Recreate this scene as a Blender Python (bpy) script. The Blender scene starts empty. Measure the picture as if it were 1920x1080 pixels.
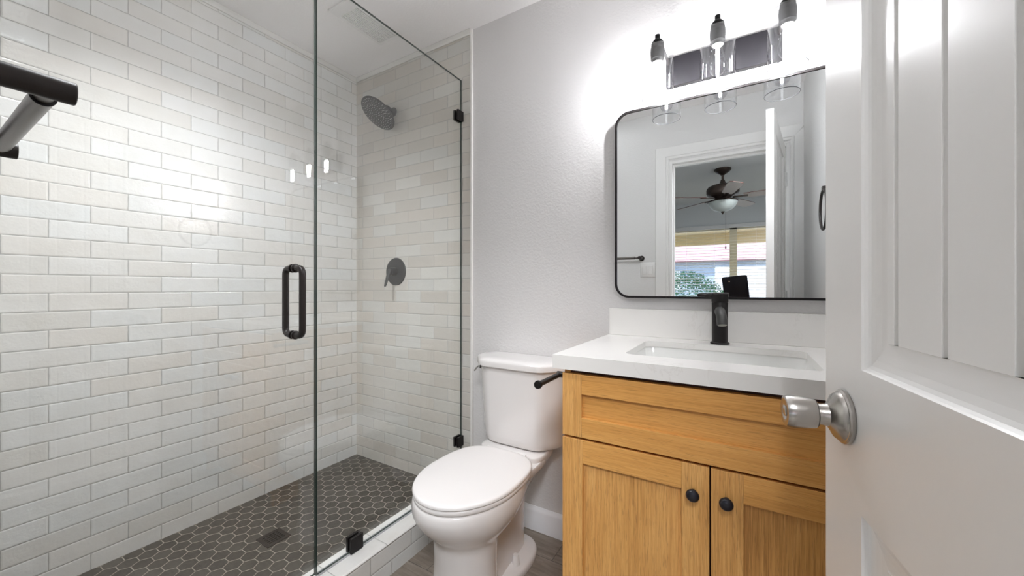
import bpy, bmesh, math, random
from mathutils import Vector, Matrix
random.seed(7)
R = math.radians
C = bpy.context.scene.collection
scn = bpy.context.scene

# ------------------------------------------------------------------ camera
F_PX = 713.0
HC = 1.152
cam_d = bpy.data.cameras.new('camera')
cam_d.sensor_fit = 'HORIZONTAL'; cam_d.sensor_width = 36.0
cam_d.lens = F_PX / 1920.0 * 36.0
cam_d.shift_y = -2.0 / 1920.0
cam_d.clip_start = 0.01; cam_d.clip_end = 200
cam = bpy.data.objects.new('camera', cam_d); C.objects.link(cam)
cam.location = (0, 0, HC)
cam.rotation_euler = (R(90), 0, R(31.02))
scn.camera = cam

# ------------------------------------------------------------------ world, sun, exposure
w = bpy.data.worlds.new('sky'); scn.world = w; w.use_nodes = True
nt = w.node_tree; nt.nodes.clear()
o = nt.nodes.new('ShaderNodeOutputWorld'); b = nt.nodes.new('ShaderNodeBackground')
sk = nt.nodes.new('ShaderNodeTexSky'); sk.sky_type = 'NISHITA'; sk.sun_disc = False
sk.sun_elevation = R(48); sk.sun_rotation = R(200); sk.altitude = 400
b.inputs['Strength'].default_value = 1.05
nt.links.new(sk.outputs[0], b.inputs['Color']); nt.links.new(b.outputs[0], o.inputs[0])
sun_d = bpy.data.lights.new('sun', 'SUN'); sun_d.energy = 5.5; sun_d.angle = R(0.6); sun_d.color = (1, .95, .88)
sun = bpy.data.objects.new('sun', sun_d); C.objects.link(sun)
sun.rotation_euler = (R(-48), 0, R(-20))
scn.view_settings.view_transform = 'Standard'; scn.view_settings.look = 'None'
scn.view_settings.gamma = 1.0; scn.view_settings.use_curve_mapping = False
scn.view_settings.exposure = 0.80
cy = scn.cycles
cy.max_bounces = 10; cy.diffuse_bounces = 7; cy.glossy_bounces = 6
cy.transparent_max_bounces = 32; cy.transmission_bounces = 8
cy.sample_clamp_indirect = 6.0; cy.caustics_reflective = False; cy.caustics_refractive = False
cy.use_denoising = True
BULB = 1040.0
SHOWER_FILL = 46.0  # added fill over the shower, no fixture known there
SLX, SLY = -1.375, .30
CEIL_FILL = 22.0  # added fill lamp in the bathroom ceiling, out of view
BED_FILL = 54.0  # added fill lamp that shines in through the doorway

# ------------------------------------------------------------------ dimensions
W = 1.608      # mirror wall plane
LX = -2.140    # tiled left wall plane
RX = 0.356     # right wall plane
FY = 0.030     # entrance wall plane (bathroom side)
BY = -0.085    # entrance wall plane (bedroom side)
CZ = 2.505     # ceiling
SF = 0.065     # shower floor
GX = -1.277    # glass plane
TX = -1.213    # edge of the tiled part of the back wall
BWY = -3.64    # bedroom window wall
BLX, BRX = -2.6, 2.3

# ------------------------------------------------------------------ materials
def mat(name):
    m = bpy.data.materials.new(name); m.use_nodes = True
    n = m.node_tree; n.nodes.clear()
    out = n.nodes.new('ShaderNodeOutputMaterial')
    return m, n, out
class N:
    """tiny node helper"""
    def __init__(s, nt): s.nt = nt
    def new(s, t, **k):
        n = s.nt.nodes.new(t)
        for a, v in k.items(): setattr(n, a, v)
        return n
    def link(s, a, b): s.nt.links.new(a, b)
    def inp(s, sock, v):
        if isinstance(v, bpy.types.NodeSocket): s.link(v, sock)
        else: sock.default_value = v
    def math(s, op, a, b=0.0, c=0.0, clamp=False):
        n = s.new('ShaderNodeMath', operation=op, use_clamp=clamp)
        s.inp(n.inputs[0], a); s.inp(n.inputs[1], b); s.inp(n.inputs[2], c)
        return n.outputs[0]
    def pos(s):
        g = s.new('ShaderNodeNewGeometry')
        x = s.new('ShaderNodeSeparateXYZ'); s.link(g.outputs['Position'], x.inputs[0])
        return g.outputs['Position'], x.outputs[0], x.outputs[1], x.outputs[2]
    def comb(s, x, y, z=0.0):
        n = s.new('ShaderNodeCombineXYZ'); s.inp(n.inputs[0], x); s.inp(n.inputs[1], y); s.inp(n.inputs[2], z)
        return n.outputs[0]
    def noise(s, vec, scale, detail=2.0, rough=.5, dist=0.0):
        n = s.new('ShaderNodeTexNoise'); s.inp(n.inputs['Vector'], vec)
        n.inputs['Scale'].default_value = scale; n.inputs['Detail'].default_value = detail
        n.inputs['Roughness'].default_value = rough; n.inputs['Distortion'].default_value = dist
        return n.outputs['Fac']
    def mapping(s, vec, scale=(1, 1, 1), loc=(0, 0, 0), rot=(0, 0, 0)):
        n = s.new('ShaderNodeMapping'); s.inp(n.inputs['Vector'], vec)
        n.inputs['Scale'].default_value = scale; n.inputs['Location'].default_value = loc; n.inputs['Rotation'].default_value = rot
        return n.outputs[0]
    def ramp(s, fac, stops, interp='LINEAR'):
        n = s.new('ShaderNodeValToRGB'); s.inp(n.inputs[0], fac); cr = n.color_ramp; cr.interpolation = interp
        while len(cr.elements) < len(stops): cr.elements.new(.5)
        for e, (p, c) in zip(cr.elements, stops): e.position = p; e.color = (*c, 1)
        return n.outputs[0]
    def mix(s, fac, a, b):
        n = s.new('ShaderNodeMix', data_type='RGBA'); s.inp(n.inputs[0], fac)
        s.inp(n.inputs[6], a if isinstance(a, bpy.types.NodeSocket) else (*a, 1))
        s.inp(n.inputs[7], b if isinstance(b, bpy.types.NodeSocket) else (*b, 1))
        return n.outputs[2]
    def bump(s, h, strength, dist=.001, normal=None):
        n = s.new('ShaderNodeBump'); s.inp(n.inputs['Height'], h)
        n.inputs['Strength'].default_value = strength; n.inputs['Distance'].default_value = dist
        if normal is not None: s.link(normal, n.inputs['Normal'])
        return n.outputs[0]
    def smooth(s, v, a, b):
        n = s.new('ShaderNodeMapRange', interpolation_type='SMOOTHSTEP'); s.inp(n.inputs[0], v)
        n.inputs[1].default_value = a; n.inputs[2].default_value = b
        return n.outputs[0]

def principled(n, out, color=(.8, .8, .8), rough=.5, metal=0.0, spec=.5, normal=None, coat=0.0):
    p = n.nodes.new('ShaderNodeBsdfPrincipled')
    h = N(n)
    h.inp(p.inputs['Base Color'], color if isinstance(color, bpy.types.NodeSocket) else (*color, 1))
    h.inp(p.inputs['Roughness'], rough); h.inp(p.inputs['Metallic'], metal)
    p.inputs['Specular IOR Level'].default_value = spec
    p.inputs['Coat Weight'].default_value = coat; p.inputs['Coat Roughness'].default_value = .05
    if normal is not None: n.links.new(normal, p.inputs['Normal'])
    n.links.new(p.outputs[0], out.inputs[0])
    return p
def simple(name, color, rough=.5, metal=0.0, spec=.5, nscale=0, nstr=.1, ndist=.001, var=0.0, coat=0.0):
    m, n, out = mat(name); h = N(n); nor = None; col = color
    if nscale or var:
        P = h.pos()[0]
        if nscale: nor = h.bump(h.noise(P, nscale, 3), nstr, ndist)
        if var:
            f = h.noise(P, 6, 3)
            col = h.mix(f, tuple(c * (1 - var) for c in color), tuple(min(1, c * (1 + var)) for c in color))
    principled(n, out, col, rough, metal, spec, nor, coat)
    return m
def emit(name, color, strength):
    m, n, out = mat(name); e = n.nodes.new('ShaderNodeEmission')
    e.inputs[0].default_value = (*color, 1); e.inputs[1].default_value = strength
    n.links.new(e.outputs[0], out.inputs[0]); return m
def thin_glass(name, tint=(.97, .985, .975), f0=.045, rough=0.0):
    """clear pane: straight-through transmission plus Schlick reflection"""
    m, n, out = mat(name); h = N(n)
    g = h.new('ShaderNodeNewGeometry')
    d = h.new('ShaderNodeVectorMath', operation='DOT_PRODUCT')
    h.link(g.outputs['Normal'], d.inputs[0]); h.link(g.outputs['Incoming'], d.inputs[1])
    c = h.math('ABSOLUTE', d.outputs['Value'])
    k = h.math('POWER', h.math('SUBTRACT', 1.0, c, clamp=True), 5.0)
    fr = h.math('MULTIPLY_ADD', k, 1 - f0, f0)
    t = h.new('ShaderNodeBsdfTransparent'); t.inputs[0].default_value = (*tint, 1)
    gl = h.new('ShaderNodeBsdfAnisotropic'); gl.inputs['Roughness'].default_value = rough
    gl.inputs['Color'].default_value = (1, 1, 1, 1)
    mx = h.new('ShaderNodeMixShader'); h.link(fr, mx.inputs[0]); h.link(t.outputs[0], mx.inputs[1]); h.link(gl.outputs[0], mx.inputs[2])
    h.link(mx.outputs[0], out.inputs[0]); return m

def tile_mat(name, axis, u0, L, z0, pitch, cols, shift=0.0, tilt=1.0):
    m, n, out = mat(name); h = N(n)
    P, x, y, z = h.pos()
    u = x if axis == 'x' else y
    v = h.math('DIVIDE', h.math('SUBTRACT', z, z0), pitch)
    row = h.math('FLOOR', v)
    par = h.math('MODULO', h.math('ADD', row, 100.0), 2.0)
    uu = h.math('ADD', h.math('DIVIDE', h.math('SUBTRACT', u, u0), L), h.math('MULTIPLY', par, .5))
    col = h.math('FLOOR', uu)
    fu = h.math('MULTIPLY', h.math('FRACT', uu), L); fv = h.math('MULTIPLY', h.math('FRACT', v), pitch)
    wob = h.math('MULTIPLY', h.math('SUBTRACT', h.noise(P, 45, 2), .5), .0022)
    eu = h.math('MINIMUM', fu, h.math('SUBTRACT', L, fu)); ev = h.math('MINIMUM', fv, h.math('SUBTRACT', pitch, fv))
    e = h.math('ADD', h.math('MINIMUM', eu, ev), wob)
    body = h.smooth(e, .0007, .0018)      # 0 in the joint, 1 on the tile
    wn = h.new('ShaderNodeTexWhiteNoise', noise_dimensions='3D'); h.link(h.comb(col, row, 3.7), wn.inputs['Vector'])
    tone = h.ramp(wn.outputs['Value'], cols)
    idv = h.comb(h.math('MULTIPLY', col, 7.3), h.math('MULTIPLY', row, 3.1), 0)
    off = h.new('ShaderNodeVectorMath', operation='ADD'); h.link(P, off.inputs[0]); h.link(idv, off.inputs[1])
    cl = h.noise(off.outputs[0], 11, 4, .6)
    tone = h.mix(h.smooth(cl, .35, .8), tone, h.mix(.22, tone, (.60, .56, .49)))
    colr = h.mix(body, (.44, .43, .41), tone)
    # handmade surface: pillow edge, per-tile waviness
    pil = h.smooth(e, .0, .006)
    w1 = h.noise(off.outputs[0], 26, 2, .5)
    w2 = h.noise(off.outputs[0], 150, 3, .6)
    hh = h.math('ADD', h.math('MULTIPLY', pil, .9), h.math('ADD', h.math('MULTIPLY', w1, 1.7 * tilt), h.math('MULTIPLY', w2, .55 * tilt)))
    hh = h.math('ADD', hh, h.math('MULTIPLY', body, .5))
    nor = h.bump(hh, .55, .0016)
    rg = h.math('SUBTRACT', .75, h.math('MULTIPLY', body, .66))
    principled(n, out, colr, rg, 0, .5, nor)
    return m

def hex_mat(name):
    m, n, out = mat(name); h = N(n)
    P, x, y, z = h.pos()
    d = .0600; rx = d * math.sqrt(3); ry = d
    px = h.math('ADD', h.math('SUBTRACT', x, -1.908), rx * 100); py = h.math('ADD', h.math('SUBTRACT', y, .8925), ry * 100)
    def cell(ox, oy):
        ax = h.math('SUBTRACT', h.math('MODULO', h.math('ADD', px, rx / 2 + ox), rx), rx / 2)
        ay = h.math('SUBTRACT', h.math('MODULO', h.math('ADD', py, ry / 2 + oy), ry), ry / 2)
        return ax, ay, h.math('ADD', h.math('MULTIPLY', ax, ax), h.math('MULTIPLY', ay, ay))
    ax, ay, da = cell(0, 0); bx_, by_, db = cell(rx / 2, ry / 2)
    sel = h.math('LESS_THAN', da, db)
    def pick(a, b): return h.math('ADD', h.math('MULTIPLY', a, sel), h.math('MULTIPLY', b, h.math('SUBTRACT', 1.0, sel)))
    gx = pick(ax, bx_); gy = pick(ay, by_)
    agx = h.math('ABSOLUTE', gx); agy = h.math('ABSOLUTE', gy)
    hd = h.math('MAXIMUM', agy, h.math('ADD', h.math('MULTIPLY', agx, .8660), h.math('MULTIPLY', agy, .5)))
    e = h.math('SUBTRACT', d / 2, hd)
    body = h.smooth(e, .0009, .0021)
    idx = h.math('ROUND', h.math('DIVIDE', h.math('SUBTRACT', px, gx), rx / 2)); idy = h.math('ROUND', h.math('DIVIDE', h.math('SUBTRACT', py, gy), ry / 2))
    wn = h.new('ShaderNodeTexWhiteNoise', noise_dimensions='3D'); h.link(h.comb(idx, idy, 1.1), wn.inputs['Vector'])
    tone = h.ramp(wn.outputs['Value'], [(0, (.046, .039, .031)), (.5, (.060, .052, .042)), (1, (.078, .069, .057))])
    st = h.noise(P, 60, 5, .65)
    tone = h.mix(h.smooth(st, .3, .75), tone, h.mix(.3, tone, (.13, .118, .10)))
    colr = h.mix(body, (.36, .325, .275), tone)
    hh = h.math('ADD', h.math('MULTIPLY', h.smooth(e, 0, .003), 1.0), h.math('MULTIPLY', st, .25))
    principled(n, out, colr, h.math('SUBTRACT', .8, h.math('MULTIPLY', body, .38)), 0, .45, h.bump(hh, .5, .001))
    return m

def plank_mat(name):
    m, n, out = mat(name); h = N(n)
    P, x, y, z = h.pos()
    pw = .155; pl = 1.22
    v = h.math('DIVIDE', h.math('SUBTRACT', y, .062), pw); row = h.math('FLOOR', v)
    wr = h.new('ShaderNodeTexWhiteNoise', noise_dimensions='1D'); h.link(row, wr.inputs['W'])
    u = h.math('ADD', h.math('DIVIDE', x, pl), h.math('MULTIPLY', wr.outputs[0], 5.0)); col = h.math('FLOOR', u)
    fv = h.math('MULTIPLY', h.math('FRACT', v), pw); fu = h.math('MULTIPLY', h.math('FRACT', u), pl)
    e = h.math('MINIMUM', h.math('MINIMUM', fv, h.math('SUBTRACT', pw, fv)), h.math('MINIMUM', fu, h.math('SUBTRACT', pl, fu)))
    body = h.smooth(e, .0003, .0016)
    wn = h.new('ShaderNodeTexWhiteNoise', noise_dimensions='3D'); h.link(h.comb(col, row, 0), wn.inputs['Vector'])
    off = h.new('ShaderNodeVectorMath', operation='ADD'); h.link(P, off.inputs[0]); h.link(h.comb(h.math('MULTIPLY', wn.outputs[0], 9.0), h.math('MULTIPLY', row, 3.0), 0), off.inputs[1])
    g = h.noise(h.mapping(off.outputs[0], (3.0, 38, 1)), 1.0, 7, .68, 1.2)
    g2 = h.noise(h.mapping(off.outputs[0], (5, 16, 1)), 1.0, 4, .6, 2.0)
    f = h.math('ADD', h.math('MULTIPLY', g, .65), h.math('MULTIPLY', g2, .35))
    c = h.ramp(f, [(.30, (.09, .070, .056)), (.46, (.20, .165, .135)), (.60, (.30, .26, .22)), (.76, (.44, .40, .35))])
    c = h.mix(h.math('MULTIPLY', wn.outputs[0], .4), c, (.24, .20, .165))
    c = h.mix(body, (.05, .042, .035), c)
    hh = h.math('ADD', h.math('MULTIPLY', g, .3), body)
    principled(n, out, c, .42, 0, .45, h.bump(hh, .35, .0008))
    return m

def oak_mat(name, grain):
    """straight-grained oak veneer; grain runs along z ('z') or x ('x')"""
    m, n, out = mat(name); h = N(n)
    P, x, y, z = h.pos()
    oi = h.new('ShaderNodeObjectInfo')
    rnd = h.math('MULTIPLY', oi.outputs['Random'], 7.0)
    a, c_ = (x, z) if grain == 'z' else (z, x)      # a across the grain, c_ along
    a = h.math('ADD', a, rnd)
    along = h.math('MULTIPLY', c_, 1.0)
    V = h.comb(a, along, y)
    wv = h.noise(h.mapping(V, (9, 1.1, 9)), 1.0, 3, .5, .4)              # broad bands
    aw = h.math('ADD', a, h.math('MULTIPLY', h.noise(h.mapping(V, (3, 1.0, 3)), 1.0, 2), .035))
    V2 = h.comb(aw, along, y)
    fine = h.noise(h.mapping(V2, (330, 7, 60)), 1.0, 4, .65)
    pores = h.noise(h.mapping(V2, (620, 22, 60)), 1.0, 2, .6)
    f = h.math('ADD', h.math('MULTIPLY', fine, .55), h.math('MULTIPLY', wv, .45))
    col = h.ramp(f, [(.30, (.36, .165, .040)), (.45, (.60, .300, .085)), (.58, (.72, .395, .130)), (.74, (.80, .49, .19))])
    pr = h.smooth(pores, .56, .70)
    col = h.mix(h.math('MULTIPLY', pr, .6), col, (.27, .125, .04))
    if grain == 'x': col = h.mix(.30, col, (.66, .30, .055))
    hh = h.math('SUBTRACT', h.math('MULTIPLY', fine, .4), h.math('MULTIPLY', pr, .6))
    principled(n, out, col, .42, 0, .4, h.bump(hh, .25, .0005))
    return m

def quartz_mat(name):
    m, n, out = mat(name); h = N(n)
    P = h.pos()[0]
    v = h.noise(P, 4.5, 6, .62, 1.5)
    line = h.math('ABSOLUTE', h.math('SUBTRACT', v, .5))
    k = h.math('SUBTRACT', 1.0, h.smooth(line, 0, .018))
    msk = h.smooth(h.noise(P, 3.0, 2), .50, .68)
    sp = h.smooth(h.noise(P, 38, 3), .74, .82)
    col = h.mix(h.math('MULTIPLY', h.math('MULTIPLY', k, msk), .25), (.80, .785, .76), (.60, .57, .53))
    col = h.mix(h.math('MULTIPLY', sp, .35), col, (.5, .47, .44))
    principled(n, out, col, .22, 0, .5)
    return m

def paint_mat(name, col, bump=.35, rough=.55):
    m, n, out = mat(name); h = N(n)
    P = h.pos()[0]
    a = h.noise(P, 95, 3, .55); b_ = h.noise(P, 260, 2)
    hh = h.math('ADD', h.smooth(a, .38, .68), h.math('MULTIPLY', b_, .3))
    c = h.mix(h.noise(P, 2.5, 2), tuple(v * .975 for v in col), col)
    principled(n, out, c, rough, 0, .35, h.bump(hh, bump, .0012))
    return m

TILE_COLS = [(0, (.72, .705, .67)), (.22, (.775, .77, .75)), (.45, (.745, .72, .68)), (.6, (.78, .78, .765)), (.8, (.745, .755, .745)), (1, (.80, .795, .775))]
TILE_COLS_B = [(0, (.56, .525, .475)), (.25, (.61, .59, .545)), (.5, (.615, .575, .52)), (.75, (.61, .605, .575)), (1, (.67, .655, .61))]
M = {
    'tile_left': tile_mat('glazed_tile_long_wall', 'y', .626, .208, .060, .0668, TILE_COLS, tilt=1.0),
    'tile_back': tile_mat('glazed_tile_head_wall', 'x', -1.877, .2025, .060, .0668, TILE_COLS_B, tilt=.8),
    'tile_curb': tile_mat('glazed_tile_curb', 'y', .02, .208, -.0095, .0668, TILE_COLS, tilt=.5),
    'bull': simple('glazed_edge_tile', (.74, .73, .70), .2, nscale=30, nstr=.2),
    'hex': hex_mat('hex_mosaic'),
    'plank': plank_mat('wood_look_plank'),
    'wall': paint_mat('orange_peel_paint', (.70, .685, .68)),
    'front_wall': paint_mat('front_wall_paint', (.72, .72, .715), .2),
    'ceil': paint_mat('ceiling_paint', (.87, .85, .845), .3, .8),
    'trim': simple('trim_enamel', (.80, .80, .79), .3, nscale=40, nstr=.03),
    'base': simple('baseboard_enamel', (.89, .90, .93), .3, nscale=40, nstr=.03),
    'door': simple('door_enamel', (.88, .87, .855), .27, nscale=160, nstr=.06, ndist=.0005),
    'oak_v': oak_mat('oak_vertical', 'z'), 'oak_h': oak_mat('oak_horizontal', 'x'),
    'dark': simple('cabinet_gap_shade', (.06, .018, .012), .7),
    'quartz': quartz_mat('white_quartz'),
    'porc': simple('porcelain', (.74, .715, .705), .12, spec=.5, coat=.3, nscale=4, nstr=.02),
    'seat': simple('seat_plastic', (.78, .755, .745), .22, nscale=5, nstr=.02),
    'sink': simple('sink_porcelain', (.80, .80, .78), .1, coat=.3, nscale=5, nstr=.02),
    'black': simple('matte_black_metal', (.010, .008, .008), .42, 0, .28, nscale=300, nstr=.03),
    'black_bar': simple('satin_black_bar', (.13, .12, .112), .30, .8, .5, nscale=260, nstr=.05),
    'bronze': simple('oil_rubbed_black', (.014, .010, .009), .36, 0, .38, nscale=200, nstr=.03),
    'gun': simple('gunmetal', (.042, .042, .040), .42, .2, .45, nscale=200, nstr=.05),
    'cap_black': simple('socket_cap_black', (.003, .003, .003), .5, 0, .12),
    'nozzle': simple('nozzle_rubber', (.62, .62, .60), .6),
    'hole': simple('dark_hole', (.006, .006, .006), .8),
    'drain': simple('drain_bronze', (.032, .026, .022), .45, .5, nscale=200, nstr=.05),
    'nickel': simple('brushed_nickel', (.50, .475, .445), .27, 1.0, nscale=300, nstr=.08),
    'nickel_d': simple('nickel_dark_ring', (.10, .09, .08), .4, .8),  # darker nickel of the knob collar
    'chrome': simple('chrome', (.82, .82, .82), .06, 1.0),
    'mirror': simple('mirror_silver', (.83, .85, .85), .0, 1.0),
    'plastic': simple('white_plastic', (.78, .78, .77), .35),
    'vent': simple('vent_paint', (.80, .785, .775), .5),
    'vent_d': simple('vent_gap_shade', (.26, .255, .25), .8),
    'glass': thin_glass('shower_glass', (.985, .990, .987), .050),
    'glass_edge': simple('glass_edge_green', (.035, .055, .047), .12, 0, .5),
    'shade': thin_glass('lamp_shade_glass', (.965, .968, .972), .055),
    'bulb': thin_glass('bulb_glass', (.85, .85, .86), .045),
    'rim': simple('glass_rim_grey', (.10, .10, .105), .2, 0, .5),
    'fil': emit('led_filament', (.985, .985, 1.0), BULB),
    'screen': simple('tablet_black', (.006, .006, .009), .4, 0, .2),
    'caulk': simple('grey_caulk', (.42, .43, .44), .6),
    'bed_ceil': simple('bedroom_ceiling_grey', (.62, .64, .65), .9, nscale=60, nstr=.2),
    'bed_wall': simple('bedroom_wall_grey', (.55, .57, .58), .9, nscale=60, nstr=.2),
    'bed_floor': simple('bedroom_carpet', (.42, .39, .35), .95, nscale=200, nstr=.5),
    'blind': simple('cream_blind', (.80, .77, .68), .5),
    'fan': simple('aged_bronze_fan', (.045, .032, .026), .35, .6),
    'fan_blade': simple('fan_blade_under', (.42, .38, .36), .45, nscale=40, nstr=.1),
    'fan_top': simple('fan_blade_edge', (.06, .02, .015), .5),
    'alabaster': simple('frosted_bowl_glass', (.42, .46, .45), .3),
    'win_glass': thin_glass('window_glass', (.97, .98, .98), .04),
    'stucco': simple('pale_stucco', (.42, .41, .41), .9, nscale=30, nstr=.3),
    'stucco_b': simple('grey_blue_stucco', (.20, .23, .28), .9, nscale=30, nstr=.3),
    'rooft': simple('red_roof', (.33, .17, .17), .9, nscale=30, nstr=.3, var=.15),
    'tan': simple('tan_fascia', (.62, .49, .29), .8, nscale=20, nstr=.2),
    'dirt': simple('desert_ground', (.50, .43, .36), .95, nscale=20, nstr=.3, var=.1),
    'leaf': simple('hedge_leaf', (.07, .24, .11), .7, 0, .2, var=.6),
    'wood_d': simple('hedge_wood', (.12, .08, .05), .8),
}

# ------------------------------------------------------------------ mesh helpers
def obj(name, bm, m, parent=None, smooth=False, angle=35, bevel=0.0, segs=2, recalc=True):
    me = bpy.data.meshes.new(name)
    if recalc:
        bmesh.ops.recalc_face_normals(bm, faces=bm.faces)
        if smooth:
            for f in bm.faces: f.smooth = True
    bm.to_mesh(me); bm.free()
    if smooth: me.set_sharp_from_angle(angle=R(angle))
    ob = bpy.data.objects.new(name, me); C.objects.link(ob)
    for mm in (m if isinstance(m, (list, tuple)) else [m]): me.materials.append(mm)
    if parent is not None:
        ob.parent = parent
        # geometry is given in world coordinates: cancel the thing's own offset
        ob.matrix_parent_inverse = Matrix.Translation(-parent.location) if parent.type == 'EMPTY' else Matrix.Identity(4)
    if bevel:
        bv = ob.modifiers.new('edge_round', 'BEVEL'); bv.width = bevel; bv.segments = segs; bv.limit_method = 'ANGLE'
        bv.angle_limit = R(35)
        for p in me.polygons: p.use_smooth = True
        me.set_sharp_from_angle(angle=R(50))
    return ob
def thing(name, label, cat, loc, group=None):
    e = bpy.data.objects.new(name, None); C.objects.link(e); e.location = loc; e.empty_display_size = .05
    e['label'] = label; e['category'] = cat
    if group: e['group'] = group
    return e
def tag(o, label, cat, group=None):
    o['label'] = label; o['category'] = cat
    if group: o['group'] = group
    return o
def struct(o, label=None, cat=None):
    o['kind'] = 'structure'
    if label: o['label'] = label
    if cat: o['category'] = cat
    return o
NB = bmesh.new
def box(bm, x0, x1, y0, y1, z0, z1, M_=None, mi=0):
    vs = [bm.verts.new((x, y, z)) for x in (x0, x1) for y in (y0, y1) for z in (z0, z1)]
    if M_ is not None:
        for v in vs: v.co = M_ @ v.co
    for q in ((0, 1, 3, 2), (4, 6, 7, 5), (0, 4, 5, 1), (2, 3, 7, 6), (0, 2, 6, 4), (1, 5, 7, 3)):
        f = bm.faces.new([vs[i] for i in q]); f.material_index = mi
    return vs
def loft(bm, rings, cap0=True, cap1=True, closed=True, mi=0):
    vr = [[bm.verts.new(p) for p in r] for r in rings]
    n = len(rings[0])
    for a, b_ in zip(vr, vr[1:]):
        for i in range(n if closed else n - 1):
            j = (i + 1) % n
            f = bm.faces.new((a[i], a[j], b_[j], b_[i])); f.material_index = mi
    if cap0: bm.faces.new(list(reversed(vr[0]))).material_index = mi
    if cap1: bm.faces.new(vr[-1]).material_index = mi
    return vr
def frame_of(d):
    d = Vector(d).normalized(); a = Vector((0, 0, 1)) if abs(d.z) < .9 else Vector((1, 0, 0))
    u = d.cross(a).normalized(); v = d.cross(u).normalized(); return d, u, v
def lathe(bm, prof, origin, axis, n=40, cap=True, mi=0):
    """prof: list of (radius, distance along axis)"""
    d, u, v = frame_of(axis); o_ = Vector(origin)
    rings = [[o_ + d * t + (u * math.cos(2 * math.pi * k / n) + v * math.sin(2 * math.pi * k / n)) * max(r, 1e-5) for k in range(n)] for r, t in prof]
    loft(bm, rings, cap, cap, mi=mi)
def rod(bm, a, b_, r, n=24, mi=0):
    a = Vector(a); b_ = Vector(b_); lathe(bm, [(r, 0), (r, (b_ - a).length)], a, b_ - a, n, mi=mi)
def tube(bm, pts, r, n=18, mi=0, radii=None):
    pts = [Vector(p) for p in pts]; rings = []; pu = None
    for i, p in enumerate(pts):
        d = (pts[min(i + 1, len(pts) - 1)] - pts[max(i - 1, 0)]).normalized()
        if pu is None: _, u, v = frame_of(d)
        else:
            u = (pu - d * pu.dot(d)).normalized(); v = d.cross(u)
        pu = u; rr = radii[i] if radii else r
        rings.append([p + (u * math.cos(2 * math.pi * k / n) + v * math.sin(2 * math.pi * k / n)) * rr for k in range(n)])
    loft(bm, rings, mi=mi)
def bez(p0, p1, p2, p3, n=12):
    out = []
    for i in range(n + 1):
        t = i / n; a = (1 - t)
        out.append(Vector(p0) * a**3 + Vector(p1) * 3 * a * a * t + Vector(p2) * 3 * a * t * t + Vector(p3) * t**3)
    return out
def rrect(x0, x1, y0, y1, r, n=8):
    pts = []
    for cx, cy_, a0 in ((x1 - r, y1 - r, 0), (x0 + r, y1 - r, 90), (x0 + r, y0 + r, 180), (x1 - r, y0 + r, 270)):
        for k in range(n + 1):
            a = R(a0 + 90 * k / n); pts.append((cx + r * math.cos(a), cy_ + r * math.sin(a)))
    return pts
def slab_hole(bm, outer, holes, z0, z1):
    """flat slab with holes; outer / holes are lists of (x, y)"""
    for z in (z0, z1):
        edges = []
        for lp in [outer] + holes:
            vs = [bm.verts.new((x, y, z)) for x, y in lp]
            edges += [bm.edges.new((vs[i], vs[(i + 1) % len(vs)])) for i in range(len(vs))]
        bmesh.ops.triangle_fill(bm, edges=edges, use_beauty=True)
    for lp in [outer] + holes:
        loft(bm, [[(x, y, z0) for x, y in lp], [(x, y, z1) for x, y in lp]], False, False)
    bmesh.ops.remove_doubles(bm, verts=bm.verts, dist=1e-6)

# ================================================================== SETTING: bathroom shell
b = NB(); box(b, LX - .10, LX, -.30, W + .10, -.02, CZ + .05)
struct(obj('wall_left', b, M['tile_left']))
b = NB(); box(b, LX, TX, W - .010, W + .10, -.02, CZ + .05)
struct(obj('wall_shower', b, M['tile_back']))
b = NB(); box(b, TX, RX + .11, W, W + .10, -.02, CZ + .05)
struct(obj('wall_back', b, M['wall']))
b = NB(); box(b, RX, RX + .11, FY, W, -.02, CZ + .05)
struct(obj('wall_right', b, M['front_wall']))
b = NB(); box(b, LX, -.471, BY, FY, -.02, CZ); box(b, .282, RX + .11, BY, FY, -.02, CZ); box(b, -.471, .282, BY, FY, 2.118, CZ)
struct(obj('wall_front', b, M['front_wall']))
b = NB(); box(b, LX - .1, RX + .11, BY, W + .1, CZ, CZ + .08)
struct(obj('ceiling', b, M['ceil']))
b = NB(); box(b, -1.199, RX, BY - .0, W, -.06, 0.0)
struct(obj('floor', b, M['plank']))
b = NB(); box(b, LX, -1.323, FY, W - .010, -.06, SF)
struct(obj('floor_shower', b, M['hex']))
# bullnose strip under the shower ceiling, trim at the tile edge
b = NB(); box(b, LX, LX + .011, FY, W - .010, 2.4755, CZ)
box(b, LX, TX, W - .021, W - .010, 2.4755, CZ)
struct(obj('trim_1', b, M['bull'], bevel=.004))
b = NB(); box(b, TX - .002, TX + .010, W - .014, W, .0, CZ)
struct(obj('trim_2', b, simple('tile_edge_strip', (.86, .84, .81), .3), bevel=.003))
# curb
b = NB(); box(b, -1.323, -1.199, FY, W - .0, .0, .1245)
struct(obj('trim_3', b, M['tile_curb']))
b = NB(); box(b, -1.325, -1.1965, FY, W - .010, .1245, .136)
cap = struct(obj('trim_4', b, tile_mat('glazed_tile_curb_top', 'y', .20, .208, -2.0, 5.0, [(0, (.84, .83, .81)), (1, (.86, .85, .83))], tilt=.3), bevel=.005))
b = NB(); box(b, GX - .0052, GX + .0052, .79, W - .012, .136, .1387); box(b, GX + .0052, GX + .0085, .79, W - .012, .136, .1420); box(b, GX - .0085, GX - .0052, .79, W - .012, .136, .1420)
struct(obj('trim_5', b, M['caulk']))
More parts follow.
